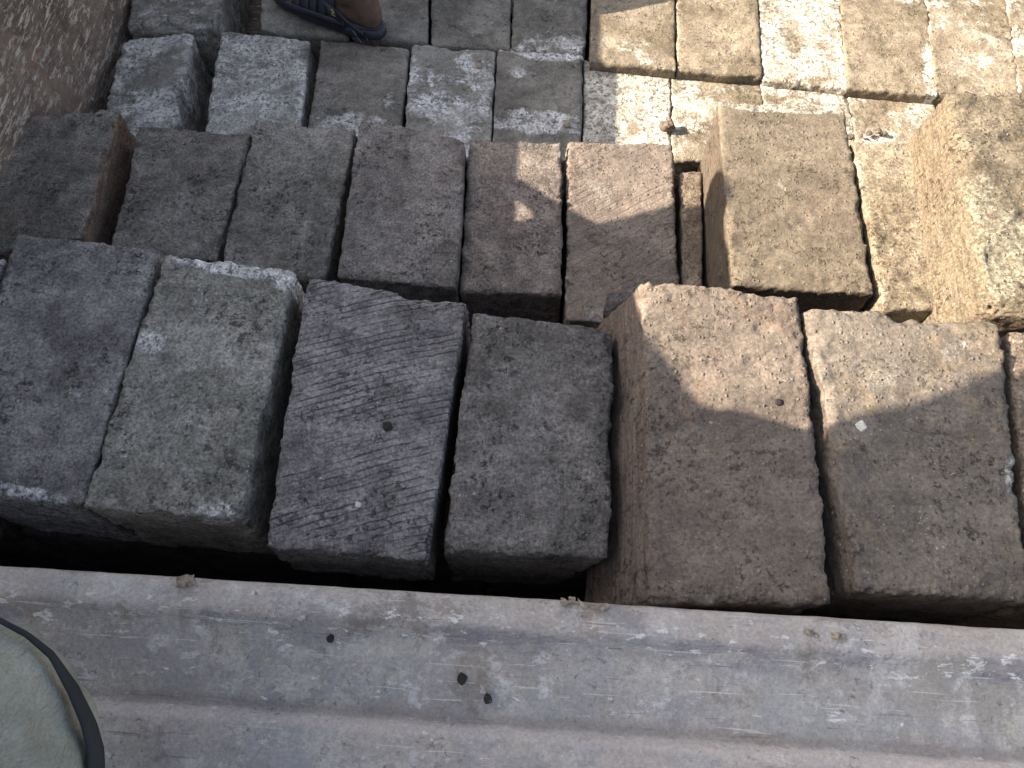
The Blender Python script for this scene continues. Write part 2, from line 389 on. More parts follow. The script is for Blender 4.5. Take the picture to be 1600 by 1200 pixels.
def arc(pts, n=5):   # resample a polyline densely
    pts = np.array(pts); out = []
    for a, b in zip(pts[:-1], pts[1:]):
        k = max(1, int(np.linalg.norm(b-a)/.006)) if np.linalg.norm(b-a) < .3 else 12
        out += [a+(b-a)*i/k for i in range(k)]
    out.append(pts[-1]); return np.array(out)
prof = [(LIP_IN+.004, -1.50), (LIP_IN+.004, RZ-.012), (LIP_IN+.001, RZ-.003), (LIP_IN-.004, RZ), (LIP_Y+.006, RZ+.001), (LIP_Y, RZ-.001),
        (LIP_Y-.004, RZ-.005), (LIP_Y-.009, RZ-.013), (LIP_Y-.018, RZ-.019), (RIDGE_Y+.012, RZ-.036), (RIDGE_Y+.007, RZ-.039), (RIDGE_Y+.002, RZ-.036), (RIDGE_Y-.004, RZ-.027), (RIDGE_Y-.012, RZ-.029), (-.10, RZ-.04), (-1.3, RZ-.045), (-1.32, -1.5)]
V, Fc = sweep_x(arc(prof), -1.02, 1.55, 420)
Fc = [f[::-1] for f in Fc]
eb = part("end_board", V, Fc, M_GREY, smooth=True)
def boxv(x0, x1, y0, y1, z0, z1):
    return [(x0, y0, z0), (x1, y0, z0), (x1, y1, z0), (x0, y1, z0), (x0, y0, z1), (x1, y0, z1), (x1, y1, z1), (x0, y1, z1)], \
           [(0, 3, 2, 1), (4, 5, 6, 7), (0, 1, 5, 4), (1, 2, 6, 5), (2, 3, 7, 6), (3, 0, 4, 7)]
v, f = boxv(-1.08, 1.6, LIP_IN+.005, 4.2, -1.56, -1.50); part("bed_floor", v, f, M_BROWN)
# left side board with pressed ribs outside; its top edge throws the long straight shadow
v, f = boxv(-1.055, -1.0, .0, 4.2, -1.56, -.577); sb = part("side_board", v, f, M_BROWN)
bv = sb.modifiers.new("bevel", 'BEVEL'); bv.width = .004; bv.segments = 2
v, f = boxv(1.55, 1.60, .0, 4.2, -1.56, -.80); part("side_board", v, f, M_BROWN)
v, f = boxv(-1.13, -1.06, -.12, .335, -1.5, .42); part("shade_post", v, f, M_BROWN)  # unseen post, added to keep sun off the lip and near blocks
v, f = boxv(-1.0, 1.5, -1.25, -.9, -2.9, -1.55); 
for sx in (-.8, 1.1):
    for sy in (-.75, 2.6):
        a = np.linspace(0, 2*math.pi, 33)[:-1]; R_ = .42; zc = -2.48
        V = [(sx+dx, sy+R_*rr*math.cos(q), zc+R_*rr*math.sin(q)) for dx, rr in ((-.13, .5), (-.13, .93), (-.10, 1), (.10, 1), (.13, .93), (.13, .5)) for q in a]
        F_ = [(i*32+j, i*32+(j+1) % 32, (i+1)*32+(j+1) % 32, (i+1)*32+j) for i in range(5) for j in range(32)]
        part("wheel", V, F_, plain_mat("rubber", (.02, .02, .02)), smooth=True)
v, f = boxv(-.9, 1.4, -1.2, 4.1, -2.2, -1.57); part("chassis", v, f, plain_mat("chassis_paint", (.04, .035, .03)))

# ------------------------------------------------------------------ stone blocks
DK = ((.072, .067, .063), (.118, .110, .104))
DP = ((.105, .100, .101), (.165, .157, .155))
DL = ((.102, .098, .094), (.165, .158, .151))
GR = ((.150, .146, .128), (.225, .218, .196))
OL = ((.118, .112, .100), (.178, .168, .150))
BR = ((.115, .092, .072), (.17, .138, .108))
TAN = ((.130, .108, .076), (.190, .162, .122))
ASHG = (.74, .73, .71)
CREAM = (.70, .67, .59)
G1, G2, G3, G4 = "large stone blocks in the nearest row", "stone blocks in the second row", "pale crusted stone blocks in the third row", "stone blocks in the farthest row"
def B(label, FL, FR, NR, NL, z, mp, group, seed, h=.20, res=.004, **kw):
    if (group == G3 and seed >= 36) or (group == G4 and seed >= 46):      # these courses are packed tight
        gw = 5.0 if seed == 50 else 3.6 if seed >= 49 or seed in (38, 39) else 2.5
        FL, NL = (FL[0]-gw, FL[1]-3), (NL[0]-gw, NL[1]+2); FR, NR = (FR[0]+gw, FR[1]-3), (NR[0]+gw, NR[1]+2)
        kw.setdefault('rad', .0075)
    m = stone_mat(mp[0], mp[1], seed=seed, **mp[2]) if len(mp) > 2 else stone_mat(*mp, seed=seed)
    return add_block(label, FL, FR, NR, NL, z, m, group, h=h, res=res, seed=seed, **kw)
r1, r2, r3 = .0032, .0040, .0050
# nearest row, left to right
B("white edged block mostly cut off by the left frame edge behind the first large block", (-190, 392), (8, 402), (-150, 790), (-360, 780), -.905, (*DK, dict(patches=((.9, 1, .4, .12, .5),))), G1, 11, res=.006)
B("dark blue grey block with pale lower lip, leftmost in the nearest row", (26, 365), (250, 388), (127, 790), (-110, 762), -.90, (*DL, dict(warm=(.20, .19, .18), warmth=.4, ashc=(.55, .55, .56), patches=((.5, 0, .5, .05, .35), (.75, .45, .1, .15, .12)))), G1, 12, res=r1)
B("olive grey block with a chalky white far edge and dark right side", (256, 397), (462, 420), (375, 812), (127, 792), -.90, (*GR, dict(ashc=(.78, .77, .76), warm=(.19, .18, .15), warmth=.4, patches=((.5, 1.0, .55, .06, .42), (.95, .95, .10, .07, .25), (.6, .85, .4, .2, .10), (.1, .62, .15, .06, .22), (.85, .02, .2, .05, .2)))), G1, 13, res=r1, rad=.012, rough=1.1)
B("purple grey block with curved saw grooves, third of the nearest row", (480, 432), (730, 470), (666, 878), (415, 855), -.90, (*DP, dict(warm=(.15, .145, .155), warmth=.5, ash=-.1, saw=(19, .0095, .35, .60))), G1, 14, h=.13, res=r1, rad=.006)
B("plain charcoal block with smooth dusty top, fourth of the nearest row", (738, 486), (962, 515), (950, 872), (690, 862), -.905, (*DK, dict(warm=(.12, .115, .11), ash=-.15)), G1, 15, h=.19, res=r1, dr=-.045, rad=.012)
B("tall half sunlit block with pinkish far end and brown left side", (1003, 440), (1250, 462), (1303, 942), (1022, 942), -.86, (*((.106, .088, .074), (.138, .115, .095)), dict(warm=(.20, .135, .092), warmth=.35, mot=.45, ash=-.05, side=(.125, .098, .082), saw=(36, .017, .2, .10))), G1, 16, h=.16, res=r1, dl=-.062, dr=-.02, rad=.012, rough=1.15)
B("wide half sunlit block with white flecks and a white pebble on it", (1259, 478), (1562, 500), (1612, 942), (1343, 922), -.857, (*((.104, .090, .077), (.138, .120, .099)), dict(warm=(.19, .15, .10), warmth=.5, mot=.45, ashc=(.42, .40, .36), patches=((.3, .75, .2, .2, .14), (.85, .85, .2, .12, .1), (.98, .42, .05, .08, .3)), side=(.10, .082, .068))), G1, 17, h=.16, res=r1, dl=-.03, rad=.014, rough=1.2)
B("brown block cut off by the right frame edge in the nearest row", (1572, 515), (1800, 530), (1850, 960), (1628, 940), -.868, (*BR, dict(ash=-.1)), G1, 18, res=.005)
# second row
B("dark olive block with rusty worn right side, beside the scratched board", (22, 182), (186, 168), (128, 372), (-60, 405), -1.13, (*OL, dict(warm=(.17, .12, .09), warmth=.4, side=(.15, .098, .072))), G2, 21, res=r2, rad=.018)
B("flat dark olive block with a pinkish scuff near its lower end", (218, 196), (393, 207), (338, 408), (170, 392), -1.15, (*OL, dict(warm=(.16, .12, .10), warmth=.35, patches=((.55, .2, .2, .1, .1),), ashc=(.22, .17, .14))), G2, 22, res=r2)
B("grey green block with lighter lower half and a dark slot on its right", (400, 183), (556, 202), (508, 438), (340, 425), -1.14, (*((.120, .116, .104), (.180, .172, .156)), dict(warm=(.17, .155, .13), warmth=.5, patches=((.72, .82, .2, .03, .15),))), G2, 23, res=r2)
B("squarish dark brown grey block with clean edges, fourth of the second row", (562, 184), (727, 217), (715, 450), (527, 432), -1.12, (*((.118, .108, .101), (.165, .152, .142)), dict(warm=(.14, .10, .085), warmth=.3, ash=-.1)), G2, 24, res=r2, rad=.007)
B("dark block with a small sunlit far corner and a spot of light", (733, 217), (878, 222), (878, 460), (718, 456), -1.14, (*((.100, .086, .078), (.155, .132, .116)), dict(warm=(.22, .155, .11), warmth=.3, ashc=(.3, .26, .23))), G2, 25, res=r2, rad=.009)
B("block sunlit across its far third with diagonal grooves in the shade", (887, 221), (1050, 226), (1064, 510), (884, 500), -1.15, (*((.128, .108, .094), (.158, .132, .112)), dict(warm=(.21, .155, .112), warmth=.35, mot=.45, ashc=(.42, .40, .38), patches=((.6, .02, .45, .08, .4), (.33, .7, .18, .08, .2)), saw=(34, .013, .1, .22))), G2, 26, res=r2, rad=.007)
B("narrow strip of a low block showing left of the tall tan block", (1062, 268), (1098, 266), (1100, 470), (1066, 470), -1.16, (*BR, dict(ash=-.1)), G2, 27, res=.006, rad=.006)
B("raised tan block fully sunlit on top with a chalky far edge", (1122, 158), (1320, 168), (1368, 460), (1142, 446), -1.03, (*((.108, .090, .068), (.125, .106, .080)), dict(warm=(.14, .108, .082), warmth=.5, mot=.4, ashc=(.42, .40, .35), ash=-.1, patches=((.5, 1.0, .6, .06, .6), (.45, .55, .05, .07, .25), (.4, .13, .3, .08, .14)), side=(.085, .066, .050), spk=.35)), G2, 28, h=.195, res=r2, rad=.010)
B("low tan ledge between the two raised sunlit blocks", (1332, 220), (1436, 224), (1480, 486), (1384, 480), -1.027, (*TAN, dict(ash=-.05)), G2, 29, res=.005, rad=.008)
B("biggest raised brown block at the right edge with an olive cream patch", (1480, 142), (1780, 150), (1830, 530), (1548, 486), -.92, (*((.090, .074, .052), (.130, .110, .080)), dict(warm=(.17, .12, .075), warmth=.4, ashc=(.31, .285, .21), patches=((.04, .30, .30, .30, .38),), side=(.135, .104, .072))), G2, 30, h=.22, res=r2, dl=-.03, rad=.022, rough=1.5)
# third row
def P3(ash, **k): return dict(mot=k.pop('mot', .55), ashc=k.pop('ashc', ASHG), ash=ash, warm=k.pop('warm', (.12, .11, .10)), **k)
B("ash grey block against the scratched board, leftmost of the third row", (190, 58), (302, 52), (262, 246), (150, 236), -1.25, (*GR, P3(.62, patches=((.7, .35, .3, .2, .2), (.3, .95, .6, .12, .2)))), G3, 31, res=r3, rad=.013)
B("light grey speckled block right of the wide dark hole", (344, 45), (484, 62), (462, 250), (312, 244), -1.25, (*GR, P3(.80)), G3, 32, res=r3, rad=.012)
B("dark block below the sandal with a white crusted lower edge", (502, 62), (638, 76), (622, 250), (472, 246), -1.25, (*OL, P3(-.05, patches=((.45, .28, .5, .12, .3), (.8, .5, .12, .12, .2)))), G3, 33, res=r3)
B("bluish white crusted block, fourth of the third row", (643, 68), (774, 79), (766, 250), (628, 246), -1.25, (*GR, P3(.62, ashc=(.80, .80, .81))), G3, 34, res=r3)
B("dark block crossed by white crust bands, in the shade", (778, 73), (911, 86), (908, 252), (768, 248), -1.25, (*OL, P3(-.15, ashc=(.76, .76, .76), patches=((.5, 1, .7, .1, .4), (.5, .33, .9, .13, .35), (.25, .78, .12, .08, .3)))), G3, 35, res=r3)
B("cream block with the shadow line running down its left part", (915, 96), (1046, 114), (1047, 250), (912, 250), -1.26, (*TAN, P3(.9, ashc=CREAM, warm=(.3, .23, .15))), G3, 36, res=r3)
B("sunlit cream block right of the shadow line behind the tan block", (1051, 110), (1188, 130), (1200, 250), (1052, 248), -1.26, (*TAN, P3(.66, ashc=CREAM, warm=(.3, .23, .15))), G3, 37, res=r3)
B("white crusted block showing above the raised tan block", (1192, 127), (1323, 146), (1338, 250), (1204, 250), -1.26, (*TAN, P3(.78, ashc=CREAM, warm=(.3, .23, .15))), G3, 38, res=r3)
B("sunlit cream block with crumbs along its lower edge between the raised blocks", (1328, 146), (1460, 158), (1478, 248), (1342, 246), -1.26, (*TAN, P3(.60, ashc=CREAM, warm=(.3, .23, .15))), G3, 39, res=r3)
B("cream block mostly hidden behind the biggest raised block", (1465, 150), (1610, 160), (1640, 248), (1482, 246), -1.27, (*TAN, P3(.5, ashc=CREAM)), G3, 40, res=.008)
# farthest row
B("grey crusted block in the far left corner with rubble at its foot", (222, -170), (358, -165), (338, 44), (200, 48), -1.25, (*GR, P3(.5)), G4, 41, res=r3, rad=.013)
B("grey block under the front of the sandal", (412, -165), (538, -160), (545, 58), (406, 46), -1.255, (*GR, P3(.25)), G4, 42, res=r3)
B("dark brown block right behind the heel of the sandal", (543, -165), (668, -160), (669, 68), (549, 52), -1.245, (*OL, P3(-.05, patches=((.9, .05, .2, .12, .15),))), G4, 43, res=r3)
B("grey brown block with faint crust, third from the sandal's left", (677, -160), (801, -155), (797, 77), (673, 70), -1.245, (*OL, P3(.12)), G4, 44, res=r3)
B("grey brown shaded block just left of the dark slot by the shadow line", (807, -155), (922, -150), (915, 82), (800, 77), -1.245, (*OL, P3(.12, patches=((.5, .03, .6, .1, .2),))), G4, 45, res=r3)
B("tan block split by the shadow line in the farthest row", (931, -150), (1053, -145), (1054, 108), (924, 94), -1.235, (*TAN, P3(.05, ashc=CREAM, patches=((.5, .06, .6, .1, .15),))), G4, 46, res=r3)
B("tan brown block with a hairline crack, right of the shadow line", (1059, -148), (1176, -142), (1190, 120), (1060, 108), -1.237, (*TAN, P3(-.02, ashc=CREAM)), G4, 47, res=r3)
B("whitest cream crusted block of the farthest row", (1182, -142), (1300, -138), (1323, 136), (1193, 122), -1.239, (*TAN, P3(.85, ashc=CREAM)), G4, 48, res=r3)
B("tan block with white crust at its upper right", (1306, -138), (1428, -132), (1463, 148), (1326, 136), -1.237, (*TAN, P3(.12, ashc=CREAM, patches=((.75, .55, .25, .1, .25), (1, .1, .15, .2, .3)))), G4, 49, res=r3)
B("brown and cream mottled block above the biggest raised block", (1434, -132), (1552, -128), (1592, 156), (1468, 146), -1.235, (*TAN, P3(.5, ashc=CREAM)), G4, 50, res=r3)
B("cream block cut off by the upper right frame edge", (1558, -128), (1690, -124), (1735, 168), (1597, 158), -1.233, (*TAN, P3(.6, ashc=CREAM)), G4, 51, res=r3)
# buried lower layer the visible rows stand on
low = stone_mat((.06, .055, .05), (.11, .10, .095), seed=90)
for i in range(10):
    x0 = -.99 + i*.235
    for (y0, y1, zt, hh) in ((.235, .60, -1.135, .36), (.66, 1.06, -1.37, .125)):
        if zt < -1.2 and i > 5: zt -= .09; hh -= .09
        c = lambda x, y, z: (x, y, z)
        C = [[[c(x0, y0, zt-hh), c(x0, y0, zt)], [c(x0, y1, zt-hh), c(x0, y1, zt)]], [[c(x0+.22, y0, zt-hh), c(x0+.22, y0, zt)], [c(x0+.22, y1, zt-hh), c(x0+.22, y1, zt)]]]
        if hh < .05: continue
        me, org = block_mesh("stone_block", C, .012, 90+i); me.materials.append(low)
        o = link(bpy.data.objects.new("stone_block", me)); o.location = org
        tag(o, "dark block of the buried lower layer, in the gaps under the visible rows", "stone block", "buried blocks of the lower layer")

# ------------------------------------------------------------------ loose stones and crumbs
def rock(name, px, py, z, size, mat, label, cat, group=None, seed=0, flat=.7):
    c = at(px, py, z)
    n = 14; V = []; F_ = []
    for i in range(n+1):
        for j in range(2*n):
            th = math.pi*i/n; ph = math.pi*j/n
            V.append((math.sin(th)*math.cos(ph), math.sin(th)*math.sin(ph), math.cos(th)))
    V = np.array(V)
    m = np.max(np.abs(V), axis=1, keepdims=True); q_ = .1 if name in ('clod', 'crumb') else .45; V = V*((1-q_)+q_/m)     # squarish
    V = V*(1+.35*fbm(V, 1.3, seed, 3)+.12*fbm(V, 4, seed+3, 3))[:, None]
    a = random.Random(seed).uniform(0, 3); R2 = np.array([[math.cos(a), -math.sin(a), 0], [math.sin(a), math.cos(a), 0], [0, 0, 1]])
    V = (V@R2.T)*np.array([size[0], size[1], size[0]*flat])
    for i in range(n):
        for j in range(2*n):
            F_.append((i*2*n+j, (i+1)*2*n+j, (i+1)*2*n+(j+1) % (2*n), i*2*n+(j+1) % (2*n)))
    o = mesh_obj(name, V, F_, mat, None, tuple(c+np.array([0, 0, size[0]*flat*.8])), True, relative=True)
    return tag(o, label, cat, group)
mt = stone_mat(*BR, seed=60); mw = plain_mat("lime", (.55, .53, .48)); mo = stone_mat(*DK, seed=61)
mcl = plain_mat("clay_crumb", (.30, .25, .20), var=.4, scale=90); mdk = plain_mat("black_clod", (.03, .027, .025), var=.4)
rock("loose_stone", 1041, 201, -1.255, (.014, .011), mt, "small brown stone lying on the sunlit cream block", "stone", seed=1)
rock("loose_stone", 968, 500, -1.15, (.030, .026), mo, "dark chunk wedged left of the tall half sunlit block", "stone", seed=2, flat=1.)
rock("loose_stone", 1560, 512, -1.10, (.034, .028), mt, "dark lump in the shade beyond the wide half sunlit block", "stone", seed=3, flat=.8)
rock("pebble", 1343, 668, -.860, (.0062, .0056), mw, "white pebble at the shadow edge on the wide block", "pebble", seed=4)
rock("loose_stone", 950, 905, -1.12, (.03, .05), plain_mat("pale_stone", (.2, .19, .18)), "pale stone low in the dark gap beside the charcoal block", "stone", seed=5)
for k, (x, y, s) in enumerate(((218, 50, .016), (243, 48, .019), (262, 44, .016), (282, 42, .018))):
    rock("loose_stone", x, y, -1.27, (s*1.2, s), stone_mat(*GR, seed=70+k), ("small grey rubble stone nearest the scratched board in the far left joint", "grey rubble stone second from the scratched board in the far left joint", "grey rubble stone third from the scratched board in the far left joint", "grey rubble stone in the far left joint, farthest from the scratched board")[k], "stone", "rubble stones in the far left corner joint", seed=10+k)
for k, (x, y, s) in enumerate(((1345, 213, .004), (1357, 210, .006), (1371, 207, .007), (1381, 210, .005), (1316, 225, .009), (1328, 216, .007))):
    rock("crumb", x, y, -1.255 if k < 4 else -1.2, (s, s), mt, ("tan crumb leftmost of four in a line above the low ledge", "tan crumb second of four in a line above the low ledge", "largest tan crumb of four in a line above the low ledge", "tan crumb rightmost of four in a line above the low ledge", "tan chip against the right side of the raised tan block", "tan chip in the slot mouth between raised block and ledge")[k], "crumb", "crumbs between the raised blocks", seed=20+k)
for k, (x, y, s) in enumerate(((885, 197, .007), (865, 190, .004), (748, 105, .007), (748, 95, .004))):
    rock("crumb", x, y, -1.25, (s, s), mcl, ("clay crumb at the lower right of the shaded banded block", "clay crumb on the lower white band of the shaded banded block", "clay crumb near the upper right of the bluish white block", "smallest clay crumb on the bluish white block")[k], "crumb", "crumbs on the third row", seed=30+k)
def crumb_pile(pts, label, seed):
    c = at(*pts[0][:2], RZ); V, F_ = [], []
    for q, (x, y, s) in enumerate(pts):
        p = at(x, y, RZ); rr = random.Random(seed+q)
        b = len(V); n = 8
        for i in range(n+1):
            for j in range(2*n):
                th = math.pi*i/n; ph = math.pi*j/n
                v = np.array((math.sin(th)*math.cos(ph)*s*1.0, math.sin(th)*math.sin(ph)*s*.8, math.cos(th)*s*.6))
                V.append(p+v+[0, 0, s*.5])
        for i in range(n):
            for j in range(2*n): F_.append((b+i*2*n+j, b+(i+1)*2*n+j, b+(i+1)*2*n+(j+1) % (2*n), b+i*2*n+(j+1) % (2*n)))
    V = np.array(V); V += np.stack([fbm(V, 130, seed+k, 3) for k in range(3)], 1)*.0055 + np.stack([fbm(V, 420, seed+k, 2) for k in range(3)], 1)*.0022
    o = mesh_obj("crumb", V, F_, mcl, None, tuple(c)); tag(o, label, "crumb")
crumb_pile([(288, 909, .006), (296, 906, .005), (300, 910, .004), (284, 912, .003)], "pale clay crumb on the left part of the grey steel lip", 1)
crumb_pile([(880, 940, .004), (895, 941, .004), (912, 944, .004), (930, 945, .003), (945, 946, .003)], "thin smear of clay crumbs on the middle of the steel lip", 2)
crumb_pile([(1262, 988, .004), (1278, 990, .003), (1300, 991, .004), (1316, 993, .003)], "straw coloured crumbs on the right part of the steel lip", 3)
for k, (x, y, s, lb) in enumerate(((517, 998, .0035, "upper left"), (722, 1061, .0050, "middle, largest"), (762, 1092, .0040, "lowest"), (770, 995, .0030, "upper right"))):
    rock("clod", x, y, -.818 if y < 1010 else -.828, (s, s*1.2), mdk, "black speck of dirt on the grey steel, %s of the four" % lb, "clod", "black dirt specks on the steel", seed=40+k)
for k, (x, y, s) in enumerate(((606, 668, .006), (1215, 630, .005), (560, 790, .004))):
    rock("crumb", x, y, (-.9, -.86, -.9)[k]-.001, (s, s), (mdk, mdk, mw)[k], ("black clod on the saw grooved block", "black clod on the sunlit end of the tall block", "white fleck on the saw grooved block")[k], "clod", seed=50+k)
# fine grit strewn over everything: nobody could count it
gm = plain_mat("grit", (.16, .14, .12), var=.6, scale=300)
GV, GF = [], []
rg = random.Random(5)
dg = None
def cast_grit(n, zlist):
    bpy.context.view_layer.update(); dgr = bpy.context.evaluated_depsgraph_get()
    for _ in range(n):
        px, py = rg.uniform(0, 1600), rg.uniform(0, 1190)
        d = Vector(CF + CR*(px-800)/fpx + CU*(600-py)/fpx).normalized()
        hit, loc, nor, i, ob, mm = S.ray_cast(dgr, Vector((0, 0, 0)), d)
        if not hit or nor.z < .75: continue
        if ob.name.startswith('end_board') and rg.random() < .7: continue
        s = .0007+.0016*rg.random()**4
        p = loc+nor*s*.4; b = len(GV)
        for v in ((1, 0, 0), (-1, 0, 0), (0, 1, 0), (0, -1, 0), (0, 0, 1), (0, 0, -1)):
            q = [c*s*rg.uniform(.6, 1.3) for c in v]; GV.append((p.x+q[0], p.y+q[1], p.z+q[2]))
        for f_ in ((0, 2, 4), (2, 1, 4), (1, 3, 4), (3, 0, 4), (2, 0, 5), (1, 2, 5), (3, 1, 5), (0, 3, 5)): GF.append(tuple(b+k for k in f_))
cast_grit(7000, None)
go = mesh_obj("grit", GV, GF, gm, None, (0, 0, 0), False)
tag(go, "fine stone grit scattered over the blocks and the steel lip", "grit", kind="stuff")

# ------------------------------------------------------------------ people
def capsules(segs, n=20):
    V, F_ = [], []
    for (a, ra, b, rb) in segs:
        a, b = Vector(a), Vector(b); d = (b-a); L = d.length
        if L < 1e-6: d = Vector((0, 0, 1)); L = 1e-6
        d.normalize(); q = d.to_track_quat('Z', 'Y'); base = len(V)
        rings = []
        for i in range(7): th = math.pi/2*(1-i/6); rings.append((-ra*math.sin(th), ra*math.cos(th), a))
        for i in range(1, 7): th = math.pi/2*i/6; rings.append((rb*math.sin(th), rb*math.cos(th), b))
        rings.insert(7, (0, rb, b))
        for (off, r, c) in rings:
            for j in range(n):
                an = 2*math.pi*j/n; V.append(c + q@Vector((r*math.cos(an), r*math.sin(an), off)))
        m = len(rings)
        for i in range(m-1):
            for j in range(n): F_.append((base+i*n+j, base+i*n+(j+1) % n, base+(i+1)*n+(j+1) % n, base+(i+1)*n+j))
        F_.append(tuple(base+j for j in reversed(range(n)))); F_.append(tuple(base+(m-1)*n+j for j in range(n)))
    return [tuple(v) for v in V], F_
def body(name, segs, mat, parent=None, voxel=.010, smooth=6, loc=(0, 0, 0)):
    V, F_ = capsules(segs)
    o = mesh_obj(name, V, F_, mat, None, loc)
    r = o.modifiers.new("remesh", 'REMESH'); r.mode = 'VOXEL'; r.voxel_size = voxel; r.use_smooth_shade = True
    s = o.modifiers.new("smooth", 'SMOOTH'); s.iterations = smooth; s.factor = .5
    if parent:
        o.location = Vector(loc)-parent.location; o.parent = parent
    return o
skin = plain_mat("skin", (.115, .078, .060), rough=.7, var=.4, scale=60, bump=.0005, spec=.4)
hair = plain_mat("hair", (.012, .010, .009), rough=.6)
navy = plain_mat("navy_rubber", (.030, .036, .052), rough=.55, var=.3, scale=50, bump=.0004, spec=.4)
def head(c, fwd):
    c = Vector(c); f = Vector(fwd).normalized(); r = f.cross(Vector((0, 0, 1))).normalized(); u = Vector((0, 0, 1))
    g = lambda a, b, d: tuple(c+f*a+r*b+u*d)
    return [(g(0, 0, .03), .088, g(.015, 0, -.04), .068), (g(.04, 0, -.09), .035, g(.02, 0, -.06), .05), (g(.085, 0, .01), .010, g(.105, 0, -.02), .014),
            (g(.08, -.02, -.062), .009, g(.08, .02, -.062), .009), (g(0, -.085, 0), .016, g(0, -.083, -.02), .012), (g(0, .085, 0), .016, g(0, .083, -.02), .012),
            (g(.075, -.032, .012), .013, g(.075, -.028, .012), .013), (g(.075, .032, .012), .013, g(.075, .028, .012), .013), (g(-.01, 0, -.05), .058, g(-.03, 0, -.14), .055)]
def hand(wr, d, side):
    wr, d, s = Vector(wr), Vector(d).normalized(), Vector(side).normalized(); dn = d.cross(s).normalized()
    if dn.z > 0: dn = -dn
    out = [(tuple(wr), .026, tuple(wr+d*.07), .03)]
    for k, (o_, L) in enumerate(((-.03, .075), (-.01, .085), (.01, .08), (.03, .062))):
        a = wr+d*.085+s*o_; b = a+d*L*.5+dn*.01; c_ = b+d*L*.3+dn*L*.4
        out += [(tuple(a), .0095, tuple(b), .0085), (tuple(b), .0085, tuple(c_), .007)]
    a = wr+d*.03-s*.03; b = a+d*.035-s*.03; out += [(tuple(a), .012, tuple(b), .010), (tuple(b), .010, tuple(b+d*.03), .009)]
    return out
# -- man seated on the left side board, outside the picture: his shadow falls across the load
X = -1.10
skirt = plain_mat("loincloth", (.20, .21, .24), scale=40); shirt = plain_mat("shirt_cloth", (.23, .20, .17), scale=40)
segs = head((X, .52, .25), (0, 1, -.35))
segs += [((X, .30, -.36), .15, (X, .30, -.10), .14), ((X, .30, -.10), .14, (X, .32, .02), .13), ((X-.15, .34, .05), .07, (X+.13, .34, .05), .07), ((X, .38, .00), .08, (X, .475, .14), .09)]
segs += [((X, .40, -.40), .10, (X, .955, -.285), .062), ((X, .975, -.288), .070, (X, .925, -.42), .042), ((X, .915, -.49), .034, (X, .91, -.56), .026), ((X, .945, -.455), .022, (X, 1.05, -.550), .015), ((X, .92, -.572), .020, (X, 1.05, -.574), .014)]
segs += [((X-.12, .38, -.40), .10, (X-.15, .75, -.42), .07), ((X-.15, .75, -.42), .07, (X-.17, .75, -.85), .045), ((X-.17, .73, -.88), .04, (X-.17, .9, -.91), .03)]
segs += [((X, .38, .04), .055, (X+.02, .46, -.15), .042), ((X+.02, .46, -.14), .042, (X+.01, .78, -.246), .030)]
segs += hand((X+.01, .78, -.246), (0, 1, .02), (1, 0, 0))
segs += [((X-.15, .39, .04), .055, (X-.22, .35, -.2), .045), ((X-.22, .35, -.2), .045, (X-.2, .55, -.32), .03)] + hand((X-.2, .55, -.32), (0, 1, -.3), (1, 0, 0))
man = body("person", segs, skin, voxel=.010, loc=(X, .5, -.53))
tag(man, "barefoot man in loincloth seated on the left side board with one knee raised", "person")
body("shirt", [((X, .30, -.34), .15, (X, .30, -.08), .15), ((X, .30, -.08), .15, (X, .31, .02), .14), ((X-.15, .36, .04), .085, (X+.13, .36, .04), .085), ((X, .38, .03), .07, (X+.02, .43, -.08), .06)], shirt, man, .014, loc=(X, .5, -.53))
body("loincloth", [((X, .45, -.25), .09, (X, .62, -.27), .085), ((X, .35, -.41), .15, (X, .52, -.38), .15), ((X, .50, -.36), .14, (X, .88, -.325), .095), ((X, .60, -.45), .11, (X, .83, -.42), .10), ((X, .60, -.50), .08, (X, .86, -.50), .06), ((X, .972, -.292), .086, (X, .935, -.40), .050)], skirt, man, .012, loc=(X, .5, -.53))  # unseen cloth, padded out to close light gaps in his shadow
body("hair", [((X, .515, .29), .092, (X, .485, .27), .09)], hair, man, .014, loc=(X, .5, -.53))

# -- photographer seated on the steel behind the lip; one knee shows at the lower left
trou = NT("trouser_cloth"); P = trou.tc.outputs['Object']
c = trou.mix(trou.step(trou.noise(P, 9, 5, .6), .35, .65), (.17, .185, .16), (.30, .315, .275))
c = trou.mix(.35, c, trou.grey(trou.lin(trou.noise(P, 500, 2, .6), .3, .7, .6, 1.4)), 'MULTIPLY')
trou.l(c, trou.b.inputs['Base Color']); hb = trou.bump(trou.noise(trou.mapping(P, rot=(0, .3, .5), sc=(34, 7, 12)), 1., 5, .55, .8), 1., .022)
wv_ = trou.n("ShaderNodeTexWave", wave_type='BANDS', bands_direction='DIAGONAL'); trou.l(P, wv_.inputs['Vector']); wv_.inputs['Scale'].default_value = 260
hb = trou.bump(wv_.outputs[1], .5, .0006, hb); trou.l(hb, trou.b.inputs['Normal'])
K = Vector(at(-92, 1208, -.61)); zb = RZ-.045
ph = [] 
hp = Vector((K.x-.10, K.y-.42, zb+.13))
segs = head((hp.x+.15, hp.y-.10, -.02+.12), (.3, 1, -.6))
segs += [(tuple(hp), .13, (hp.x+.03, hp.y-.08, -.32), .13), ((hp.x+.03, hp.y-.08, -.32), .13, (hp.x+.06, hp.y-.10, -.16), .14), ((hp.x-.10, hp.y-.10, -.12), .06, (hp.x+.25, hp.y-.1, -.12), .06)]
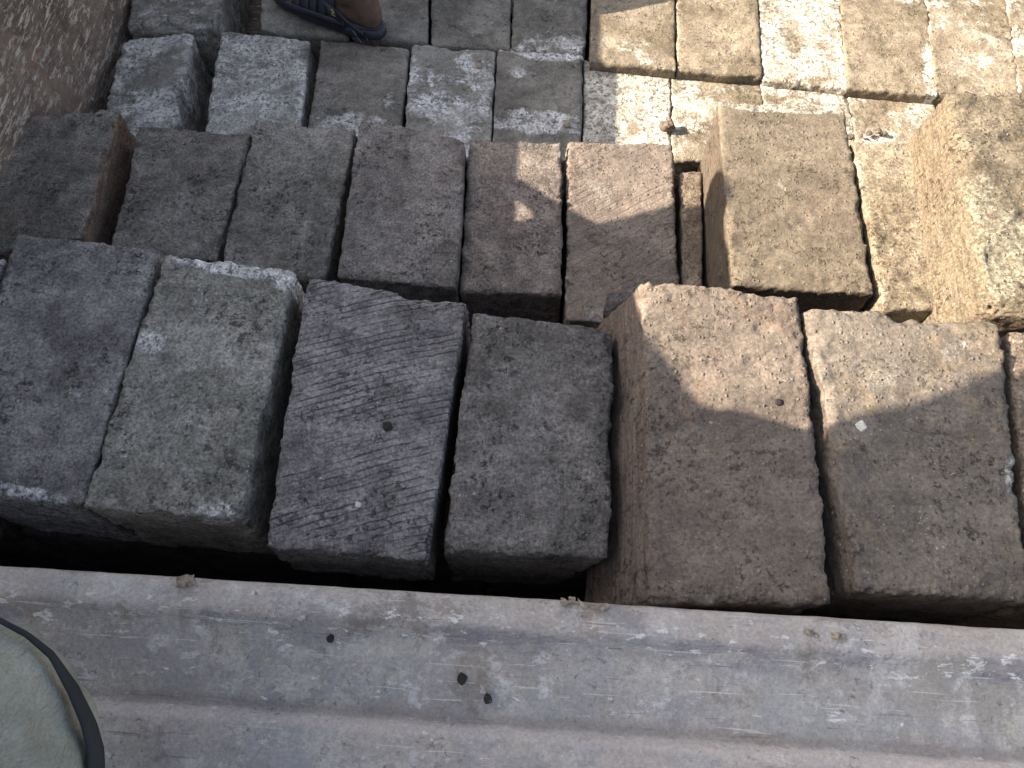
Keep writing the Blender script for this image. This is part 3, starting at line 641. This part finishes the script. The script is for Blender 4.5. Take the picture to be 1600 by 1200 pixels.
segs += [((hp.x, hp.y, zb+.12), .09, tuple(K+Vector((-.03, -.03, -.03))), .055), (tuple(K+Vector((-.03, -.03, -.03))), .055, (K.x-.16, K.y-.10, zb+.06), .04), ((K.x-.16, K.y-.12, zb+.035), .035, (K.x-.30, K.y-.10, zb+.03), .028)]
segs += [((hp.x-.15, hp.y, zb+.12), .09, (hp.x-.35, hp.y+.35, zb+.10), .06), ((hp.x-.35, hp.y+.35, zb+.10), .06, (hp.x-.15, hp.y+.55, zb+.06), .04)]
segs += [((hp.x+.25, hp.y-.1, -.14), .05, (hp.x+.42, hp.y-.02, -.25), .042), ((hp.x+.42, hp.y-.02, -.25), .042, (-.04, -.14, -.06), .027)] + hand((-.04, -.14, -.06), (.2, .4, .6), (1, 0, 0))
pg = body("person", segs, skin, voxel=.012, loc=tuple(hp))
tag(pg, "person in grey green trousers seated at the lower left, knee beside the steel lip", "person")
KR = .104
body("trousers", [((hp.x, hp.y, zb+.13), .135, tuple(K), KR), (tuple(K), KR, (K.x-.14, K.y-.10, zb+.12), .07), ((K.x-.10, K.y-.02, -.66), .07, (K.x-.13, K.y+.075, -.68), .05), ((hp.x-.15, hp.y, zb+.13), .115, (hp.x-.35, hp.y+.35, zb+.13), .085)], trou.m, pg, .007, loc=tuple(hp))
tx = bpy.data.textures.new('folds', 'CLOUDS'); tx.noise_scale = .055; tx.noise_depth = 1
dm = bpy.data.objects[[o.name for o in pg.children if o.name.startswith('trousers')][0]].modifiers.new('folds', 'DISPLACE'); dm.texture = tx; dm.strength = .020; dm.mid_level = .5; dm.texture_coords = 'LOCAL'
body("shirt", [(tuple(hp), .15, (hp.x+.03, hp.y-.08, -.32), .15), ((hp.x+.03, hp.y-.08, -.32), .15, (hp.x+.06, hp.y-.10, -.17), .155), ((hp.x-.10, hp.y-.10, -.13), .075, (hp.x+.25, hp.y-.1, -.13), .075)], shirt, pg, .014, loc=tuple(hp))
hc = Vector((hp.x+.15, hp.y-.10, .10)); body("hair", [(tuple(hc+Vector((0, -.02, .05))), .09, tuple(hc+Vector((0, -.04, .03))), .088)], hair, pg, .014, loc=tuple(hp))
# dark side band of the trousers
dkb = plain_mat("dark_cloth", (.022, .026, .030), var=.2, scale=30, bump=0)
cK = K; V, F_ = [], []
n = 40
def on_knee(px, py):
    d = Vector(CF + CR*(px-800)/fpx + CU*(600-py)/fpx).normalized(); rr = KR+.007
    b_ = d.dot(cK); disc = b_*b_ - (cK.length_squared - rr*rr)
    if disc > 0: return d*(b_ - math.sqrt(disc))
    p_ = d*b_; return cK + (p_-cK).normalized()*rr
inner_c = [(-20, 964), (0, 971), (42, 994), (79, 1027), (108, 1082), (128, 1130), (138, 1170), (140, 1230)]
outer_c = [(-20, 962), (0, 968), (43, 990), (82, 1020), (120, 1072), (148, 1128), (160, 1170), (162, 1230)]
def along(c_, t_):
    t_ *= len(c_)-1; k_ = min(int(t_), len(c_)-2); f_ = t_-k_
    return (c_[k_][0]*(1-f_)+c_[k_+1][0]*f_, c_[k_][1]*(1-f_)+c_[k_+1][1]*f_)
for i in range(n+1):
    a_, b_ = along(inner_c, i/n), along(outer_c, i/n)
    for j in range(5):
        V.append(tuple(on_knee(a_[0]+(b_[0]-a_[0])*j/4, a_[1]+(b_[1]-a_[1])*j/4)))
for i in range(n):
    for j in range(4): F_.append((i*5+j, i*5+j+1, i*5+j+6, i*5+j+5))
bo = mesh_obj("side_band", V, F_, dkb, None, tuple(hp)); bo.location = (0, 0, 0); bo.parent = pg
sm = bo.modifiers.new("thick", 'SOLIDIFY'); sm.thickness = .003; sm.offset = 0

# -- worker standing on the load, one sandalled foot in the picture
FZ = -1.245
heel = Vector(at(586, 42, FZ+.02)); toe = Vector(at(410, -30, FZ+.02)); heel.z = toe.z = 0
fd = (toe-heel).normalized(); FLn = .262; rt = Vector((-fd.y, fd.x, 0))    # rt: away from the camera
if rt.y < 0: rt = -rt
def fp(s, l, z): return heel + fd*(s*FLn) + rt*l + Vector((0, 0, FZ+z))
wk_loc = fp(.3, .0, 0)
ank = fp(.10, .005, .11)
segs = [(tuple(fp(.03, 0, .050)), .028, tuple(fp(.10, .003, .10)), .033), (tuple(fp(.03, 0, .042)), .026, tuple(fp(.3, 0, .045)), .027),
        (tuple(fp(.10, .003, .10)), .034, tuple(fp(.42, .008, .062)), .030), (tuple(fp(.3, -.008, .04)), .024, tuple(fp(.70, -.020, .036)), .018),
        (tuple(fp(.3, .012, .05)), .026, tuple(fp(.72, .022, .040)), .022), (tuple(fp(.72, .024, .036)), .014, tuple(fp(.93, .030, .033)), .012),
        (tuple(fp(.72, .006, .034)), .012, tuple(fp(.92, .006, .031)), .009), (tuple(fp(.72, -.009, .033)), .011, tuple(fp(.89, -.010, .030)), .008),
        (tuple(fp(.70, -.022, .032)), .010, tuple(fp(.84, -.024, .029)), .0075), (tuple(fp(.66, -.034, .030)), .010, tuple(fp(.78, -.037, .028)), .007)]
knee = ank+Vector((-.02, .27, .34)); hip = knee+Vector((.03, .30, .34))
segs += [(tuple(ank), .034, tuple(ank.lerp(knee, .35)), .040), (tuple(ank.lerp(knee, .35)), .040, tuple(ank.lerp(knee, .7)), .056), (tuple(ank.lerp(knee, .7)), .054, tuple(knee), .056), (tuple(knee), .056, tuple(hip), .085)]
h2 = hip+Vector((.20, .03, 0)); k2 = h2+Vector((.04, .18, -.38)); a2 = k2+Vector((.0, .06, -.36))
segs += [(tuple(h2), .085, tuple(k2), .056), (tuple(k2), .056, tuple(a2), .036), (tuple(a2+Vector((0, -.03, -.05))), .03, tuple(a2+Vector((-.10, .12, -.075))), .024)]
mid_ = (hip+h2)/2; ch = mid_+Vector((0, -.02, .42))
segs += [(tuple(hip), .10, tuple(h2), .10), (tuple(mid_), .13, tuple(ch), .15), (tuple(ch+Vector((-.16, 0, .06))), .065, tuple(ch+Vector((.16, 0, .06))), .065)]
segs += head(ch+Vector((0, 0, .29)), (-.5, 1, -.2))
for s_ in (-1, 1):
    e = ch+Vector((s_*.24, .02, -.22)); wv = e+Vector((s_*.03, .12, -.20))
    segs += [(tuple(ch+Vector((s_*.18, 0, .05))), .05, tuple(e), .04), (tuple(e), .04, tuple(wv), .027)] + hand(wv, (0, .3, -1), (0, 1, 0))
wk = body("person", segs, skin, voxel=.006, smooth=5, loc=tuple(wk_loc))
tag(wk, "worker standing on the far blocks in a dark blue strap sandal", "person")
body("trousers", [(tuple(hip), .115, tuple(knee+Vector((0, 0, -.05))), .075), (tuple(h2), .115, tuple(k2+Vector((0, 0, -.05))), .075), (tuple(hip), .12, tuple(h2), .12)], skirt, wk, .014, loc=tuple(wk_loc))
body("shirt", [(tuple(mid_), .15, tuple(ch), .17), (tuple(ch+Vector((-.16, 0, .06))), .08, tuple(ch+Vector((.16, 0, .06))), .08)], shirt, wk, .014, loc=tuple(wk_loc))
hh_ = ch+Vector((0, 0, .29)); body("hair", [(tuple(hh_+Vector((0, -.02, .05))), .09, tuple(hh_+Vector((0, -.03, .03))), .088)], hair, wk, .014, loc=tuple(wk_loc))
# sandal: a thing worn by him, kept as clothing part of the person
out = []
for k in range(64):
    a = 2*math.pi*k/64; s_ = .5-.5*math.cos(a); sd = 1 if a < math.pi else -1
    wv = (.032+.016*math.sin(min(1, s_/.7)*math.pi/2)) * (abs(math.sin(a))**.55)
    out.append((-.085+1.145*s_, sd*wv*(1.12 if s_ < .3 else 1.0) + .006*math.sin(s_*3)))
def slab(pts, z0, z1, grow=0.):
    V, F_ = [], []; n = len(pts); zz = [z0, z0+.004, z1-.004, z1]; gr = [-.004, 0, 0, -.004]
    cx = sum(p[0] for p in pts)/n
    for z_, g_ in zip(zz, gr):
        for (s_, l_) in pts:
            V.append(fp(s_+(g_+grow)/FLn*(1 if s_ > .5 else -1)*abs(s_-.5)*2, l_+(g_+grow)*(1 if l_ > 0 else -1)*.8, z_))
    for i in range(3):
        for j in range(n): F_.append((i*n+j, i*n+(j+1) % n, (i+1)*n+(j+1) % n, (i+1)*n+j))
    F_.append(tuple(reversed(range(n)))); F_.append(tuple(range(3*n, 4*n)))
    return [tuple(v) for v in V], F_
def child(name, V, F_, mat, parent, smooth=True):
    o = mesh_obj(name, V, F_, mat, None, tuple(wk_loc), smooth); o.location = (0, 0, 0) if parent is wk else (0, 0, 0); o.parent = parent; return o
V, F_ = slab(out, .0, .024)
sole = child("sandal", V, F_, navy, wk)
insole = plain_mat("grey_insole", (.075, .083, .100), rough=.7, var=.2)
V, F_ = slab(out, .0245, .029, -.005); child("insole", V, F_, insole, sole)
def strap(s0, s1, tilt, hgt, wl, a0=-8, a1=188, th=.0035, n=26, zb_=.026):
    """band over the foot between stations s0..s1; tilt shifts it forward towards the near side"""
    V, F_ = [], []
    for i in range(n+1):
        a = math.radians(a0+(a1-a0)*i/n)
        for (ss, k) in ((s0, 0), (s0, 1), (s1, 1), (s1, 0)):
            r = th*k
            sh = tilt*math.cos(a)
            hg = hgt if ss == s0 else hgt*(1-.9*(s1-s0))
            V.append(tuple(fp(ss-sh, math.cos(a)*(wl+r)+.004*ss, zb_+max(-.01, math.sin(a))*(hg+r))))
    for i in range(n):
        for j in range(4): F_.append((i*4+j, i*4+(j+1) % 4, (i+1)*4+(j+1) % 4, (i+1)*4+j))
    return V, F_
for (s0, s1, tl, hg, wl) in ((.26, .34, .05, .068, .036), (.37, .45, .02, .060, .039), (.48, .55, 0, .052, .042), (.58, .65, -.02, .046, .044), (.68, .76, -.03, .040, .046)):
    V, F_ = strap(s0, s1, tl, hg, wl); child("strap", V, F_, navy, sole)
# long band joining the straps along the near edge, and the back strap lying low round the heel
V, F_ = [], []
for i in range(25):
    s_ = .20+.58*i/24
    for (zz, oo) in ((.024, 0), (.024, .004), (.040, .004), (.040, 0)):
        V.append(tuple(fp(s_, -(.033+.014*min(1, s_/.7)+oo), zz)))
for i in range(24):
    for j in range(4): F_.append((i*4+j, i*4+(j+1) % 4, (i+1)*4+(j+1) % 4, (i+1)*4+j))
child("strap", V, F_, navy, sole)
def ribbon(pts, wv, th):
    V, F_ = [], []
    for (s_, l_, z_) in pts:
        for (dz, dl) in ((-wv, 0), (-wv, -th), (wv, -th), (wv, 0)): V.append(tuple(fp(s_+dz*.5/FLn, l_+dl, z_+dz)))
    for i in range(len(pts)-1):
        for j in range(4): F_.append((i*4+j, i*4+(j+1) % 4, (i+1)*4+(j+1) % 4, (i+1)*4+j))
    return V, F_
V, F_ = ribbon([(.30-.30*t_, -.035-.003*math.sin(t_*3), .062-.040*t_) for t_ in [i/10 for i in range(11)]], .008, .0035); child("strap", V, F_, navy, sole)
V, F_ = ribbon([(.085-.03*t_, -.043, .026-.010*t_) for t_ in [i/5 for i in range(6)]], .008, .005); child("buckle", V, F_, insole, sole)
V, F_ = ribbon([(.33-.09*t_, -.0395, .062-.010*t_) for t_ in [i/5 for i in range(6)]], .015, .004); pl = child("emblem_plate", V, F_, plain_mat("plate", (.05, .055, .065)), sole)
gold = plain_mat("gold_mark", (.45, .40, .12), rough=.5, var=.1)
V, F_ = [], []
for q in range(2):
    for i in range(13):
        a = math.radians(60+240*i/12) if q == 0 else math.radians(-120+240*i/12)
        cx, cz = ((.289, .0625) if q == 0 else (.274, .0565))
        for rr in (.0028, .0052):
            V.append(tuple(fp(cx+rr*math.cos(a)/FLn*1.2, -.0441, cz+rr*math.sin(a))))
    b = q*26
    for i in range(12): F_.append((b+i*2, b+i*2+1, b+i*2+3, b+i*2+2))
em = child("emblem", V, F_, gold, sole, False); sm = em.modifiers.new("thick", 'SOLIDIFY'); sm.thickness = .001
